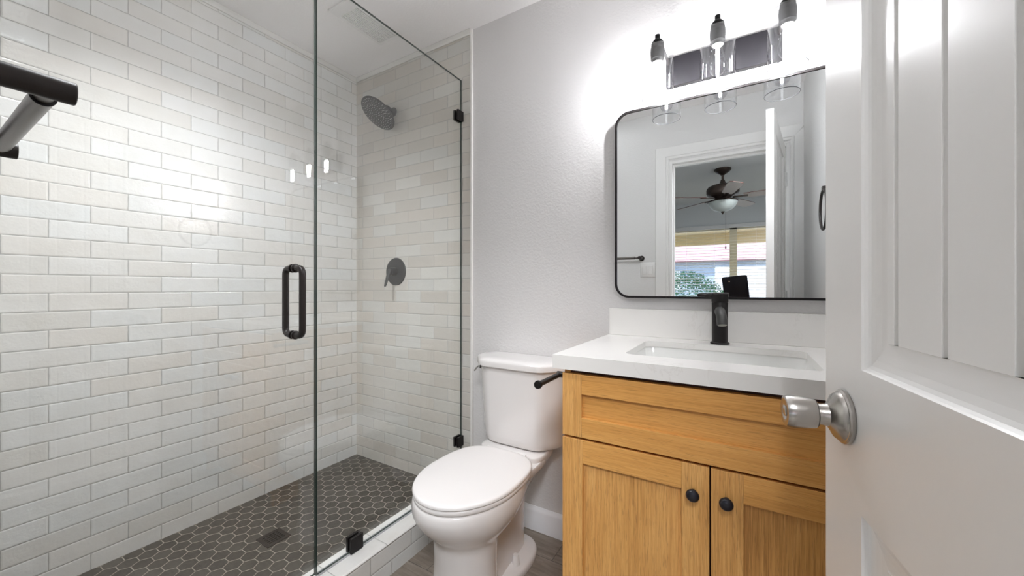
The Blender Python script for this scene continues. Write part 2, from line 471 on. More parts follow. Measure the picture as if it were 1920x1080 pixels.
# baseboards
def baseboard(bm, x0, x1, y, sgn):
    pr = [(0, 0), (.013, 0), (.013, .088), (.010, .098), (.006, .104), (.003, .111), (0, .111)]
    loft(bm, [[(x, y + sgn * d, z) for d, z in pr] for x in (x0, x1)])
b = NB(); baseboard(b, TX + .012, -.456, W, -1)
struct(obj('baseboard_back', b, M['base'], smooth=True, angle=25))
b = NB(); baseboard(b, -1.19, -.576, FY, 1)
struct(obj('baseboard_front', b, M['base'], smooth=True, angle=25))

# door frame: jambs, head, stop, casing both sides
b = NB()
box(b, -.471, -.451, BY, FY, 0, 2.118); box(b, .262, .282, BY, FY, 0, 2.118); box(b, -.451, .262, BY, FY, 2.098, 2.118)
box(b, -.451, -.440, -.045, -.012, 0, 2.098); box(b, .251, .262, -.045, -.012, 0, 2.098); box(b, -.440, .251, -.045, -.012, 2.087, 2.098)
struct(obj('door_1', b, M['trim'], bevel=.0015))
def casing(bm, y, s, xl, xr, xro):
    # profile across the casing: (distance from the opening, thickness)
    pr = [(0, .009), (.004, .012), (.014, .012), (.018, .009), (.022, .014), (.080, .017), (.090, .017), (.095, .013), (.095, 0), (0, 0)]
    ztop = 2.133
    for side in (0, 1):
        rings = []
        for zz, up in ((0, 0), (ztop, 1)):
            rg = []
            for d, t in pr:
                dd = d if side == 0 else min(d, xro)
                x = (xl - dd) if side == 0 else (xr + dd)
                rg.append((x, y + s * t, zz + (dd if up else 0)))
            rings.append(rg)
        loft(bm, rings)
    loft(bm, [[(x_ + (-min(d, .095) if i == 0 else min(d, xro)), y + s * t, ztop + d) for d, t in pr] for i, x_ in enumerate((xl, xr))])
b = NB(); casing(b, FY, 1, -.476, .285, .0705)
struct(obj('trim_6', b, M['trim'], smooth=True, angle=20))
b = NB(); casing(b, BY, -1, -.476, .285, .095)
struct(obj('trim_7', b, M['trim'], smooth=True, angle=20))

# ================================================================== the open door leaf
DA = Vector((.114, .7615, 0)); DU = Vector((.148, -.989, 0)).normalized()   # free edge corner, direction to the hinge
DN = Vector((.989, .148, 0)).normalized()                                      # into the leaf
DW, DT, DH0, DH1 = .708, .035, .012, 2.086
def dpt(s, d, z): return DA + DU * s + DN * d + Vector((0, 0, z))
door = bpy.data.objects.new('door_2', None); C.objects.link(door); door.location = dpt(DW, DT, 0)
struct(door, 'white two-panel plank door standing open at the right edge of the picture', 'door')
COVE = [(0, 0), (.0015, .0025), (.004, .0052), (.008, .0072), (.016, .0088), (.026, .0098), (.038, .0104), (.0395, .0104), (.040, .0092)]
def leaf_face(bm, d0, sg):
    def P(s, d, z): return dpt(s, d0 + sg * d, z)
    st = .119
    panels = [(st, DW - st, 1.046, 1.985), (st, DW - st, .235, .861)]
    # frame face around panels
    def quad(a, b_, c, d_): bm.faces.new([bm.verts.new(p) for p in (a, b_, c, d_)])
    def rect(s0, s1, z0, z1): quad(P(s0, 0, z0), P(s1, 0, z0), P(s1, 0, z1), P(s0, 0, z1))
    rect(0, st, DH0, DH1); rect(DW - st, DW, DH0, DH1)
    for z0, z1 in ((DH0, .235), (.861, 1.046), (1.985, DH1)): rect(st, DW - st, z0, z1)
    for s0, s1, z0, z1 in panels:
        rings = [[P(s0 + i, d, z0 + i), P(s1 - i, d, z0 + i), P(s1 - i, d, z1 - i), P(s0 + i, d, z1 - i)] for i, d in COVE]
        loft(bm, rings, False, False)
        i, dd = COVE[-1]
        a0, a1, b0, b1 = s0 + i, s1 - i, z0 + i, z1 - i
        xs = [(a0, dd)]
        g = .1775
        while g < a1 - .02:
            if g > a0 + .004: xs += [(g - .0045, dd), (g - .0022, dd + .0050), (g + .0022, dd + .0050), (g + .0045, dd)]
            g += .0815
        xs.append((a1, dd))
        for (u0, e0), (u1, e1) in zip(xs, xs[1:]):
            quad(P(u0, e0, b0), P(u1, e1, b0), P(u1, e1, b1), P(u0, e0, b1))
b = NB(); leaf_face(b, 0, 1); leaf_face(b, DT, -1)
for s in (0, DW):
    b.faces.new([b.verts.new(dpt(s, d, z)) for d, z in ((0, DH0), (DT, DH0), (DT, DH1), (0, DH1))])
for z in (DH0, DH1):
    b.faces.new([b.verts.new(dpt(s, d, z)) for s, d in ((0, 0), (DW, 0), (DW, DT), (0, DT))])
for f in b.faces:
    f.normal_update()
    cen = f.calc_center_median() - DA
    sd_ = 1 if cen.dot(DN) > DT / 2 else -1
    nd = f.normal.dot(DN)
    if abs(nd) > .05:
        if nd * sd_ < 0: f.normal_flip()
obj('door_panel', b, M['door'], door, recalc=False)
KZ = .972; KS = .072
def knob(side):
    org = dpt(KS, 0, KZ) if side < 0 else dpt(KS, DT, KZ)
    ax = DN * side
    b = NB()
    lathe(b, [(.0355, 0), (.0365, .002), (.0365, .005), (.0350, .0068), (.0335, .0072), (.0325, .0092), (.030, .0125), (.022, .0165), (.0155, .021), (.0145, .027), (.0145, .036)], org, ax, 64)
    k = obj('knob_rose', b, M['nickel'], door, smooth=True, angle=28)
    b = NB()
    lathe(b, [(.0150, .0345), (.0178, .0345), (.0198, .0352), (.0210, .040), (.0222, .052), (.0228, .060), (.0226, .066), (.0212, .0705), (.0175, .0715), (.0095, .0695), (.0085, .0685)], org, ax, 64)
    g = obj('knob', b, M['nickel'], door, smooth=True, angle=40)
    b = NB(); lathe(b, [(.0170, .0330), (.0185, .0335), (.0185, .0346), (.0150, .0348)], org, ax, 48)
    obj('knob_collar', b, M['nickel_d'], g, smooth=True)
    b = NB(); lathe(b, [(.0075, .066), (.0075, .0705), (.006, .0715)], org, ax, 32)
    d_, u, v = frame_of(ax)
    obj('knob_button', b, M['nickel'], g, smooth=True)
knob(-1); knob(1)
b = NB()
box(b, -.0005, .0008, .006, .029, KZ - .028, KZ + .028, Matrix.Translation(DA) @ Matrix(((DU.x, DN.x, 0, 0), (DU.y, DN.y, 0, 0), (0, 0, 1, 0), (0, 0, 0, 1))))
obj('latch_plate', b, M['nickel'], door)
for hz in (.25, 1.08, 1.865):
    b = NB()
    hp = dpt(DW + .004, DT + .006, hz - .045)
    for k in range(5): lathe(b, [(.0062, k * .018 + .0006), (.0062, k * .018 + .0174)], hp, (0, 0, 1), 16)
    rod(b, hp, hp + Vector((0, 0, .092)), .0052, 12)
    Mx = Matrix.Translation(dpt(DW, DT, 0)) @ Matrix(((DU.x, DN.x, 0, 0), (DU.y, DN.y, 0, 0), (0, 0, 1, 0), (0, 0, 0, 1)))
    box(b, -.030, .004, .0, .0018, hz - .045, hz + .045, Mx)
    obj('hinge', b, M['trim'], door, smooth=True)

# ================================================================== SHOWER glass
def pane(name, y0, y1, z0, z1, parent):
    b = NB(); x0, x1 = GX - .005, GX + .005
    box(b, x0, x1, y0, y1, z0, z1)
    for f in b.faces:
        f.normal_update()
        if abs(f.normal.x) < .5: f.material_index = 1
    return obj(name, b, [M['glass'], M['glass_edge']], parent)
def clamp(parent, y0, y1, z0, z1):
    b = NB()
    box(b, GX - .017, GX - .0052, y0, y1, z0, z1); box(b, GX + .0052, GX + .017, y0, y1, z0, z1)
    obj('clamp', b, M['black'], parent, bevel=.002)
sp = thing('shower_screen', 'fixed clear glass shower panel beside the tiled head wall, held by black square clips', 'glass panel', (GX, 1.2, .1385))
pane('glass', .7905, W - .0125, .1388, 2.250, sp)
clamp(sp, .918, .972, .1386, .196)
clamp(sp, W - .056, W - .0105, 1.989 + .065 - .026, 1.989 + .065 + .026)
clamp(sp, W - .056, W - .0105, .339 - .026, .339 + .026)
sd = thing('shower_door', 'hinged clear glass shower door with a black loop pull handle', 'shower door', (GX, .43, .142))
pane('glass', .050, .7845, .148, 2.250, sd)
def pull():
    b = NB(); yc = .712; z0, z1 = .992, 1.214
    for s in (1, -1):
        X = GX
        off = .050 * s
        rr = .022
        pts = [(X + s * .005, yc, z1)] + bez((X + off - s * rr, yc, z1), (X + off - s * .008, yc, z1), (X + off, yc, z1 - .008), (X + off, yc, z1 - rr), 10) \
            + bez((X + off, yc, z0 + rr), (X + off, yc, z0 + .008), (X + off - s * .008, yc, z0), (X + off - s * rr, yc, z0), 10) + [(X + s * .005, yc, z0)]
        tube(b, pts, .0105, 20)
        for z in (z0, z1): lathe(b, [(.014, .005), (.0145, .007), (.0145, .011), (.012, .0125)], (X, yc, z), (s, 0, 0), 28)
    obj('pull_handle', b, M['bronze'], sd, smooth=True, angle=40)
pull()
for hz in (.35, 2.02):
    b = NB(); box(b, GX - .017, GX - .0052, FY + .003, .085, hz - .045, hz + .045); box(b, GX + .0052, GX + .017, FY + .003, .085, hz - .045, hz + .045)
    obj('hinge', b, M['black'], sd, bevel=.002)

# shower head
SHX = -1.796
hd = thing('rain_shower', 'round dark rain shower head on a short arm high on the tiled wall', 'shower head', (SHX, W - .010, 2.20))
b = NB(); lathe(b, [(.0285, .0), (.0285, .003), (.024, .007), (.014, .011), (.0105, .013)], (SHX, W - .010, 2.205), (0, -1, 0), 36)
obj('flange', b, M['gun'], hd, smooth=True)
nrm = Vector((-.13, -math.sin(R(36)), -math.cos(R(36)))).normalized()
hc = Vector((SHX, 1.483, 2.153))
b = NB(); top = hc - nrm * .040
tube(b, bez((SHX, W - .010, 2.205), (SHX, W - .055, 2.222), (top.x, top.y + .035, top.z + .045), tuple(top), 14), .0088, 18)
obj('arm', b, M['gun'], hd, smooth=True)
b = NB(); lathe(b, [(.010, -.044), (.017, -.036), (.019, -.024), (.024, -.016), (.060, -.0085), (.103, -.0065), (.107, -.004), (.107, 0), (.105, .0012)], hc, nrm, 64)
hpl = obj('spray_plate', b, M['gun'], hd, smooth=True, angle=40)
b = NB(); d_, u, v = frame_of(nrm)
for k, rr in enumerate((.012, .026, .040, .054, .068, .082, .094)):
    cnt = [6, 11, 16, 21, 26, 30, 34][k]
    for i in range(cnt):
        a = 2 * math.pi * i / cnt + k * .35
        p = hc + (u * math.cos(a) + v * math.sin(a)) * rr
        lathe(b, [(.0021, .0008), (.0019, .003)], p, nrm, 8)
obj('nozzles', b, M['nozzle'], hpl, smooth=True)

# valve
VX, VZ = -1.773, 1.244
va = thing('shower_valve', 'round black shower valve plate with a downward lever on the tiled wall', 'shower valve', (VX, W - .010, VZ))
b = NB(); lathe(b, [(.083, 0), (.083, .002), (.080, .006), (.050, .009), (.030, .010)], (VX, W - .010, VZ), (0, -1, 0), 64)
obj('escutcheon', b, M['gun'], va, smooth=True)
b = NB(); lathe(b, [(.025, .008), (.024, .040), (.0225, .046), (.012, .049)], (VX, W - .010, VZ), (0, -1, 0), 40)
obj('hub', b, M['gun'], va, smooth=True)
b = NB()
yl = W - .052
pl = [(.0, .014, .020), (-.02, .013, .018), (-.045, .0115, .014), (-.07, .0105, .011), (-.086, .009, .008), (-.091, .005, .004)]
rings = []
for dz, hw, ht in [(.014, .010, .012), (.009, .0135, .018)] + pl:
    cx_ = VX - .0; cyy = yl - .010 + dz * .35
    rings.append([(cx_ + hw * math.cos(a) , cyy + ht * .45 * math.sin(a), VZ + dz) for a in [2 * math.pi * k / 20 for k in range(20)]])
loft(b, rings); obj('lever', b, M['gun'], va, smooth=True, angle=50)

# drain
dr = thing('shower_drain', 'square dark metal drain grate set in the hexagon mosaic shower floor', 'drain', (-1.733, .879, SF))
dx0, dx1, dy0, dy1 = -1.783, -1.684, .831, .928
holes = []
for i in range(5):
    for j in range(5):
        cxh = dx0 + .0145 + (i + .5) * (dx1 - dx0 - .029) / 5; cyh = dy0 + .0145 + (j + .5) * (dy1 - dy0 - .029) / 5
        holes.append(rrect(cxh - .0042, cxh + .0042, cyh - .0060, cyh + .0060, .0038, 3))
b = NB(); slab_hole(b, rrect(dx0, dx1, dy0, dy1, .002, 2), holes, SF + .0006, SF + .0026)
obj('grate', b, M['drain'], dr)
b = NB(); box(b, dx0 + .004, dx1 - .004, dy0 + .004, dy1 - .004, SF + .0001, SF + .0008)
obj('drain_well', b, M['hole'], dr)

# ceiling vent
vt = thing('ceiling_vent', 'white slatted vent grille in the ceiling above the shower', 'vent', (-1.645, 1.29, CZ))
vx0, vx1, vy0, vy1 = -1.722, -1.565, 1.128, 1.440
b = NB(); slab_hole(b, rrect(vx0, vx1, vy0, vy1, .006, 3), [rrect(vx0 + .018, vx1 - .018, vy0 + .055, vy1 - .018, .002, 2)], CZ - .009, CZ - .0005)
obj('grille_frame', b, M['vent'], vt, bevel=.002)
b = NB(); box(b, vx0 + .016, vx1 - .016, vy0 + .053, vy1 - .016, CZ - .0035, CZ - .0015)
obj('backing', b, M['vent_d'], vt)  # grey plate; shade between the slats is in its colour
b = NB()
k = 0
xx = vx0 + .022
while xx < vx1 - .02:
    box(b, xx, xx + .0058, vy0 + .054, vy1 - .017, CZ - .0085, CZ - .004); xx += .0105
for j in range(1, 12):
    yy = vy0 + .055 + j * (vy1 - vy0 - .073) / 12
    box(b, vx0 + .018, vx1 - .018, yy - .0015, yy + .0015, CZ - .0078, CZ - .0045)
obj('slats', b, M['vent'], vt)

# ================================================================== TOILET
TC = -.858
toi = thing('toilet', 'white two-piece toilet with closed lid between the shower curb and the oak vanity', 'toilet', (TC, 1.2, 0))
def interp(keys, z):
    if z >= keys[0][0]: return keys[0][1:]
    for a, c in zip(keys, keys[1:]):
        if c[0] <= z <= a[0]:
            t = (a[0] - z) / (a[0] - c[0]); t = t * t * (3 - 2 * t) * .35 + t * .65
            return [p + (q - p) * t for p, q in zip(a[1:], c[1:])]
    return keys[-1][1:]
KEYS = [(.426, .180, 1.13, .903, .262, .150, 1.560),
        (.420, .184, 1.13, .898, .262, .152, 1.562),
        (.400, .187, 1.13, .894, .262, .150, 1.560),
        (.380, .187, 1.13, .897, .258, .135, 1.550),
        (.357, .181, 1.125, .907, .250, .118, 1.536),
        (.332, .169, 1.12, .925, .235, .102, 1.520),
        (.310, .155, 1.115, .946, .205, .090, 1.505),
        (.290, .139, 1.11, .966, .165, .082, 1.495),
        (.272, .126, 1.105, .981, .130, .075, 1.487),
        (.255, .1185, 1.10, .988, .112, .071, 1.481),
        (.180, .116, 1.10, .990, .106, .066, 1.475),
        (.100, .119, 1.10, .986, .106, .066, 1.475),
        (.030, .124, 1.10, .980, .107, .068, 1.478),
        (.000, .126, 1.10, .977, .108, .070, 1.480)]
def smax(a, b_, k=.012):
    h = max(k - abs(a - b_), 0) / k; return max(a, b_) + h * h * k * .25
def body_ring(z, n=48):
    a, yc, yf, bb, wr, yb = interp(KEYS, z)
    left, right = [], []
    for i in range(n + 1):
        t = (1 - math.cos(math.pi * i / n)) / 2; y = yf + (yb - yf) * t
        L = (yc - yf) if y < yc else bb
        q = 1 - ((y - yc) / L)**2
        hb = a * math.sqrt(max(q, 0))
        if y >= yc and y > yc:
            u = (y - yc) / (yb - yc); hr = wr * max(0, 1 - u**10)**.5
            hw = smax(hb, hr)
            if i == n: hw = 0.0
        else: hw = hb
        hw = max(hw, .0004)
        right.append((TC + hw, y, z)); left.append((TC - hw, y, z))
    return right + list(reversed(left))
b = NB()
zs = [.426, .423, .420, .412, .400] + [.400 - .0125 * k for k in range(1, 20)] + [.15, .12, .09, .06, .03, 0]
zs = sorted(set([round(z, 4) for z in zs]), reverse=True)
loft(b, [body_ring(z) for z in zs])
# floor flange round the trapway
def flange_ring(z, g):
    pts = []
    for k in range(48):
        a = 2 * math.pi * k / 48; cs, sn = math.cos(a), math.sin(a); e = 2 / 2.6
        pts.append((TC + (.120 - g) * math.copysign(abs(cs)**e, cs), 1.355 + (.165 - g) * math.copysign(abs(sn)**e, sn), z))
    return pts
loft(b, [flange_ring(z, g) for z, g in ((0, .001), (.006, 0), (.020, .0), (.028, .004), (.033, .012), (.036, .03), (.05, .06), (.09, .075))])
# deck that carries the tank
def deck_ring(z, g):
    return [(x, y, z) for x, y in rrect(TC - .152 + g, TC + .152 - g, 1.375 + g * .4, 1.565 - g, .045, 8)]
loft(b, [deck_ring(z, g) for z, g in ((.30, .075), (.35, .045), (.39, .020), (.415, .006), (.432, .001), (.444, .001), (.449, .005))])
obj('bowl', b, M['porc'], toi, smooth=True, angle=60)
def seat_outline(g=0.0, n=36, ne=3.1):
    a, yc, L, Lb = .187 - g, 1.137, .239 - g, .238 - g
    pts = [(TC + a * math.cos(math.pi * k / n), yc - L * math.sin(math.pi * k / n)) for k in range(n + 1)]
    for k in range(1, n):
        t = math.pi + math.pi * k / n; c_, s_ = math.cos(t), -math.sin(t)
        pts.append((TC + a * math.copysign(abs(c_)**(2 / ne), c_), yc + Lb * abs(s_)**(2 / ne)))
    return pts
b = NB(); loft(b, [[(x, y, z) for x, y in seat_outline(g)] for z, g in ((.4275, .010), (.429, .004), (.434, .0015), (.441, .0015), (.4445, .004), (.4455, .010))])
obj('seat', b, M['seat'], toi, smooth=True, angle=50)
def shrink(k, z, g=.008): return [(TC + (x - TC) * k, 1.15 + (y - 1.15) * k, z) for x, y in seat_outline(g)]
b = NB(); loft(b, [[(x, y, z) for x, y in seat_outline(g)] for z, g in ((.4465, .012), (.447, .004), (.449, 0), (.456, 0), (.4598, .0035), (.4612, .008))] + [shrink(.93, .4622), shrink(.7, .4636), shrink(.35, .4642), shrink(.1, .4643)])
obj('lid', b, M['seat'], toi, smooth=True, angle=50)
for s in (-1, 1):
    b = NB(); lathe(b, [(.0165, .0), (.0160, .003), (.0125, .034), (.0105, .039), (.003, .0405)], (TC + s * .081, 1.322, .034), (0, 0, 1), 28)
    obj('bolt_cap', b, M['porc'], toi, smooth=True)
    b = NB(); rod(b, (TC + s * .075 - .02, 1.378, .4495), (TC + s * .075 + .02, 1.378, .4495), .006, 16)
    obj('seat_hinge', b, M['seat'], toi, smooth=True)
def tank_ring(z, bw, fw, yb, ys, yf, rnd=3, c=.2):
    p = [(TC + fw, yf), (TC + bw, ys), (TC + bw, yb), (TC - bw, yb), (TC - bw, ys), (TC - fw, yf)]
    # mild crown on the front
    p = p[:6] + [(TC - fw * .4, yf - .005), (TC + fw * .4, yf - .005)]
    for _ in range(rnd):
        q = []
        for i in range(len(p)):
            a, e_ = p[i], p[(i + 1) % len(p)]
            q += [(a[0] * (1 - c) + e_[0] * c, a[1] * (1 - c) + e_[1] * c), (a[0] * c + e_[0] * (1 - c), a[1] * c + e_[1] * (1 - c))]
        p = q
    return [(x, y, z) for x, y in p]
b = NB()
TK = [(.452, .150, .095, 1.565, 1.52, 1.455), (.4525, .178, .115, 1.580, 1.51, 1.437), (.457, .192, .125, 1.588, 1.505, 1.427), (.466, .200, .130, 1.592, 1.503, 1.421),
      (.49, .2055, .133, 1.595, 1.50, 1.418), (.60, .211, .136, 1.595, 1.498, 1.415), (.796, .221, .141, 1.595, 1.494, 1.410)]
loft(b, [tank_ring(*t) for t in TK]); obj('tank', b, M['porc'], toi, smooth=True, angle=60)
b = NB()
LK = [(.7975, .218, .138, 1.595, 1.490, 1.412), (.798, .236, .150, 1.600, 1.486, 1.396), (.818, .237, .151, 1.601, 1.485, 1.395), (.8245, .2345, .149, 1.600, 1.487, 1.3975), (.830, .226, .143, 1.596, 1.490, 1.405), (.8335, .210, .13, 1.588, 1.495, 1.42), (.8345, .15, .09, 1.57, 1.51, 1.45)]
loft(b, [tank_ring(*t, rnd=2, c=.13) for t in LK]); obj('tank_lid', b, M['porc'], toi, smooth=True, angle=50)
b = NB(); lathe(b, [(.013, 0), (.013, .003), (.008, .005), (.006, .008)], (TC - .216, 1.497, .772), (-1, 0, 0), 24)
tube(b, bez((TC - .225, 1.497, .772), (TC - .2265, 1.485, .771), (TC - .226, 1.47, .766), (TC - .224, 1.455, .757), 8), .0045, 12)
obj('flush_lever', b, M['chrome'], toi, smooth=True)

# ================================================================== VANITY
VX0, VX1 = -.454, .338; VF = 1.044; VXM = -.064
cab = thing('vanity_cabinet', 'oak shaker vanity cabinet with a long false drawer over two doors', 'vanity cabinet', ((VX0 + VX1) / 2, 1.33, 0))
b = NB()
box(b, VX0, VX0 + .018, VF + .020, W - .001, 0, .911); box(b, VX1 - .018, VX1, VF + .020, W - .001, 0, .911)
box(b, VX0 + .018, VX1 - .018, VF + .08, VF + .095, 0, .10); box(b, VX0 + .018, VX1 - .018, VF + .022, W - .001, .10, .118)
obj('body', b, M['oak_v'], cab)
b = NB(); box(b, VX0 + .0185, VX1 - .0185, VF + .0215, VF + .035, .119, .909)
obj('gap_backing', b, M['dark'], cab)  # near-black sheet behind the fronts; shade of the gaps is in its colour
b = NB(); box(b, VX1, RX - .001, VF + .018, VF + .034, .10, .911)
obj('filler_strip', b, M['oak_v'], cab)
def shaker(name, x0, x1, z0, z1, sw, rw, parent, grain_panel):
    """recessed panel board with two stiles and two rails as boards of their own"""
    y0, y1 = VF, VF + .0205
    b = NB(); box(b, x0 + sw - .004, x1 - sw + .004, y0 + .0105, y1 - .003, z0 + rw - .004, z1 - rw + .004)
    d = obj(name, b, M[grain_panel], parent)
    for a0, a1 in ((x0, x0 + sw), (x1 - sw, x1)):
        b = NB(); box(b, a0, a1, y0, y1, z0, z1); obj('stile', b, M['oak_v'], d, bevel=.0008)
    for c0, c1 in ((z0, z0 + rw), (z1 - rw, z1)):
        b = NB(); box(b, x0 + sw + .0002, x1 - sw - .0002, y0 + .0003, y1, c0, c1); obj('rail', b, M['oak_h'], d, bevel=.0006)
    return d
shaker('drawer_front', VX0 + .001, VX1 - .001, .7165, .8985, .059, .057, cab, 'oak_h')
KM = simple('cabinet_knob_black', (.008, .008, .014), .3)
for x0, x1, kx in ((VX0 + .001, VXM - .0020, -.101), (VXM + .0020, VX1 - .001, -.029)):
    d = shaker('door', x0, x1, .118, .7095, .062 if kx < -.06 else .068, .067, cab, 'oak_v')
    b = NB(); lathe(b, [(.0075, 0), (.0065, .004), (.0055, .010), (.0065, .013), (.0125, .0155), (.0150, .018), (.0154, .0205), (.0145, .0235), (.0118, .0262), (.0115, .0258), (.008, .0275), (.003, .0282)], (kx, VF, .6415), (0, -1, 0), 36)
    obj('knob', b, KM, d, smooth=True, angle=40)
# countertop
ct = thing('countertop', 'white quartz vanity top with a low backsplash along the wall', 'countertop', (-.064, 1.3, .912))
cx0, cx1, cy0, cy1 = -.479, RX - .0012, 1.030, W - .0008
HX0, HX1, HY0, HY1 = -.300, .172, 1.150, 1.475
b = NB(); slab_hole(b, [(cx0, cy0), (cx1, cy0), (cx1, cy1), (cx0, cy1)], [rrect(HX0, HX1, HY0, HY1, .028, 8)], .932, .952)
box(b, cx0, cx1, cy0, cy0 + .035, .912, .9321); box(b, cx0, cx0 + .024, cy0 + .035, cy1, .912, .9321); box(b, cx1 - .024, cx1, cy0 + .035, cy1, .912, .9321)
obj('slab', b, M['quartz'], ct)
b = NB(); box(b, cx0 + .003, cx1, W - .021, W - .0008, .9522, 1.0625)
obj('backsplash', b, M['quartz'], ct, bevel=.0015)
# sink
sk_ = thing('sink', 'white rectangular undermount basin sunk in the vanity top', 'sink', (-.064, 1.31, .80))
b = NB()
def sr(z, g, r): return [(x, y, z) for x, y in rrect(HX0 - .004 + g, HX1 + .004 - g, HY0 - .004 + g, HY1 + .004 - g, r, 8)]
loft(b, [sr(.9315, -.016, .04), sr(.9315, .0, .03), sr(.926, .003, .03), (sr(.86, .012, .032)), sr(.825, .020, .036), sr(.812, .034, .04), sr(.806, .06, .05), sr(.803, .12, .03)], False, True)
loft(b, [sr(.9315, -.016, .04), sr(.915, -.016, .04), sr(.85, .000, .04), sr(.80, .012, .04), sr(.794, .05, .04)], False, True)
bmesh.ops.remove_doubles(b, verts=b.verts, dist=1e-6)
obj('basin', b, M['sink'], sk_, smooth=True, angle=50)
b = NB(); lathe(b, [(.030, 0), (.030, .002), (.024, .0035), (.021, .001)], (-.064, 1.34, .8032), (0, 0, 1), 32)
obj('drain', b, M['black'], sk_, smooth=True)
# faucet
FX, FYY = -.063, 1.527   # flange rests on the slab
fa = thing('faucet', 'black single-lever basin faucet standing behind the sink', 'faucet', (FX, FYY, .952))
b = NB(); lathe(b, [(.0305, 0), (.0305, .0035), (.0285, .0055), (.0250, .006), (.0250, .143), (.0238, .145), (.0238, .147)], (FX, FYY, .9523), (0, 0, 1), 48)
obj('body', b, M['black'], fa, smooth=True)
b = NB(); lathe(b, [(.0250, .147), (.0262, .149), (.0262, .175), (.0240, .178), (.010, .1785)], (FX, FYY, .9523), (0, 0, 1), 48)
hdl = obj('cartridge_cap', b, M['black'], fa, smooth=True)
b = NB()
hp0 = Vector((FX - .020, FYY, 1.1205)); hp1 = Vector((FX - .072, FYY + .008, 1.1225))
tube(b, [hp0, hp0.lerp(hp1, .25), hp0.lerp(hp1, .5), hp1 - (hp1 - hp0).normalized() * .006, hp1], .005, 16, radii=[.0095, .0085, .0062, .0060, .0045])
obj('lever', b, M['black'], fa, smooth=True)
b = NB()
sp_pts = bez((FX, FYY - .018, 1.066), (FX + .003, FYY - .055, 1.074), (FX + .008, FYY - .084, 1.062), (FX + .011, FYY - .094, 1.026), 16)
tube(b, sp_pts, .0160, 28)
spo = obj('spout', b, M['gun'], fa, smooth=True, angle=60)
b = NB(); e_ = sp_pts[-1]; dd_ = (sp_pts[-1] - sp_pts[-2]).normalized()
lathe(b, [(.0132, 0), (.0132, .0016), (.0115, .0016)], e_, dd_, 28)
obj('aerator', b, simple('aerator_mesh', (.32, .32, .28), .5, .5), spo, smooth=True)

# toilet paper holder on the side of the vanity
tp = thing('toilet_paper_holder', 'empty black toilet paper rod mounted on the left side of the vanity', 'toilet paper holder', (-.454, 1.19, .853))
b = NB(); rod(b, (-.530, 1.205, .8535), (-.530, 1.042, .8535), .0085, 24)
obj('rod', b, M['bronze'], tp, smooth=True)
b = NB(); lathe(b, [(.0095, 0), (.0125, .002), (.0130, .006), (.0120, .012), (.0, .013)], (-.530, 1.043, .8535), (0, -1, 0), 28)
obj('end_cap', b, M['black'], tp, smooth=True)
b = NB(); rod(b, (-.538, 1.198, .8535), (-.456, 1.198, .8535), .0105, 24); lathe(b, [(.022, 0), (.022, .004), (.018, .006)], (-.4545, 1.198, .8535), (-1, 0, 0), 28)
obj('post', b, M['bronze'], tp, smooth=True)

# ================================================================== MIRROR
mr = thing('mirror', 'black-framed rounded rectangular mirror on the wall above the vanity', 'mirror', (-.064, W, 1.105))
mx0, mx1, mz0, mz1 = -.450, .322, 1.107, 1.872
yw, yf_ = W - .0005, W - .028
o1 = rrect(mx0, mx1, mz0, mz1, .058, 12); o2 = rrect(mx0 + .0085, mx1 - .0085, mz0 + .0085, mz1 - .0085, .0495, 12)
b = NB()
rings = [[(x, yw, z) for x, z in o1], [(x, yf_, z) for x, z in o1], [(x, yf_, z) for x, z in o2], [(x, yf_ + .008, z) for x, z in o2], [(x, yw, z) for x, z in o2]]
loft(b, rings, False, False); obj('frame', b, M['black'], mr, smooth=True, angle=30)
b = NB(); loft(b, [[(x, yf_ + .004, z) for x, z in o2], [(x, yf_ + .008, z) for x, z in o2]])
obj('mirror_glass', b, M['mirror'], mr)

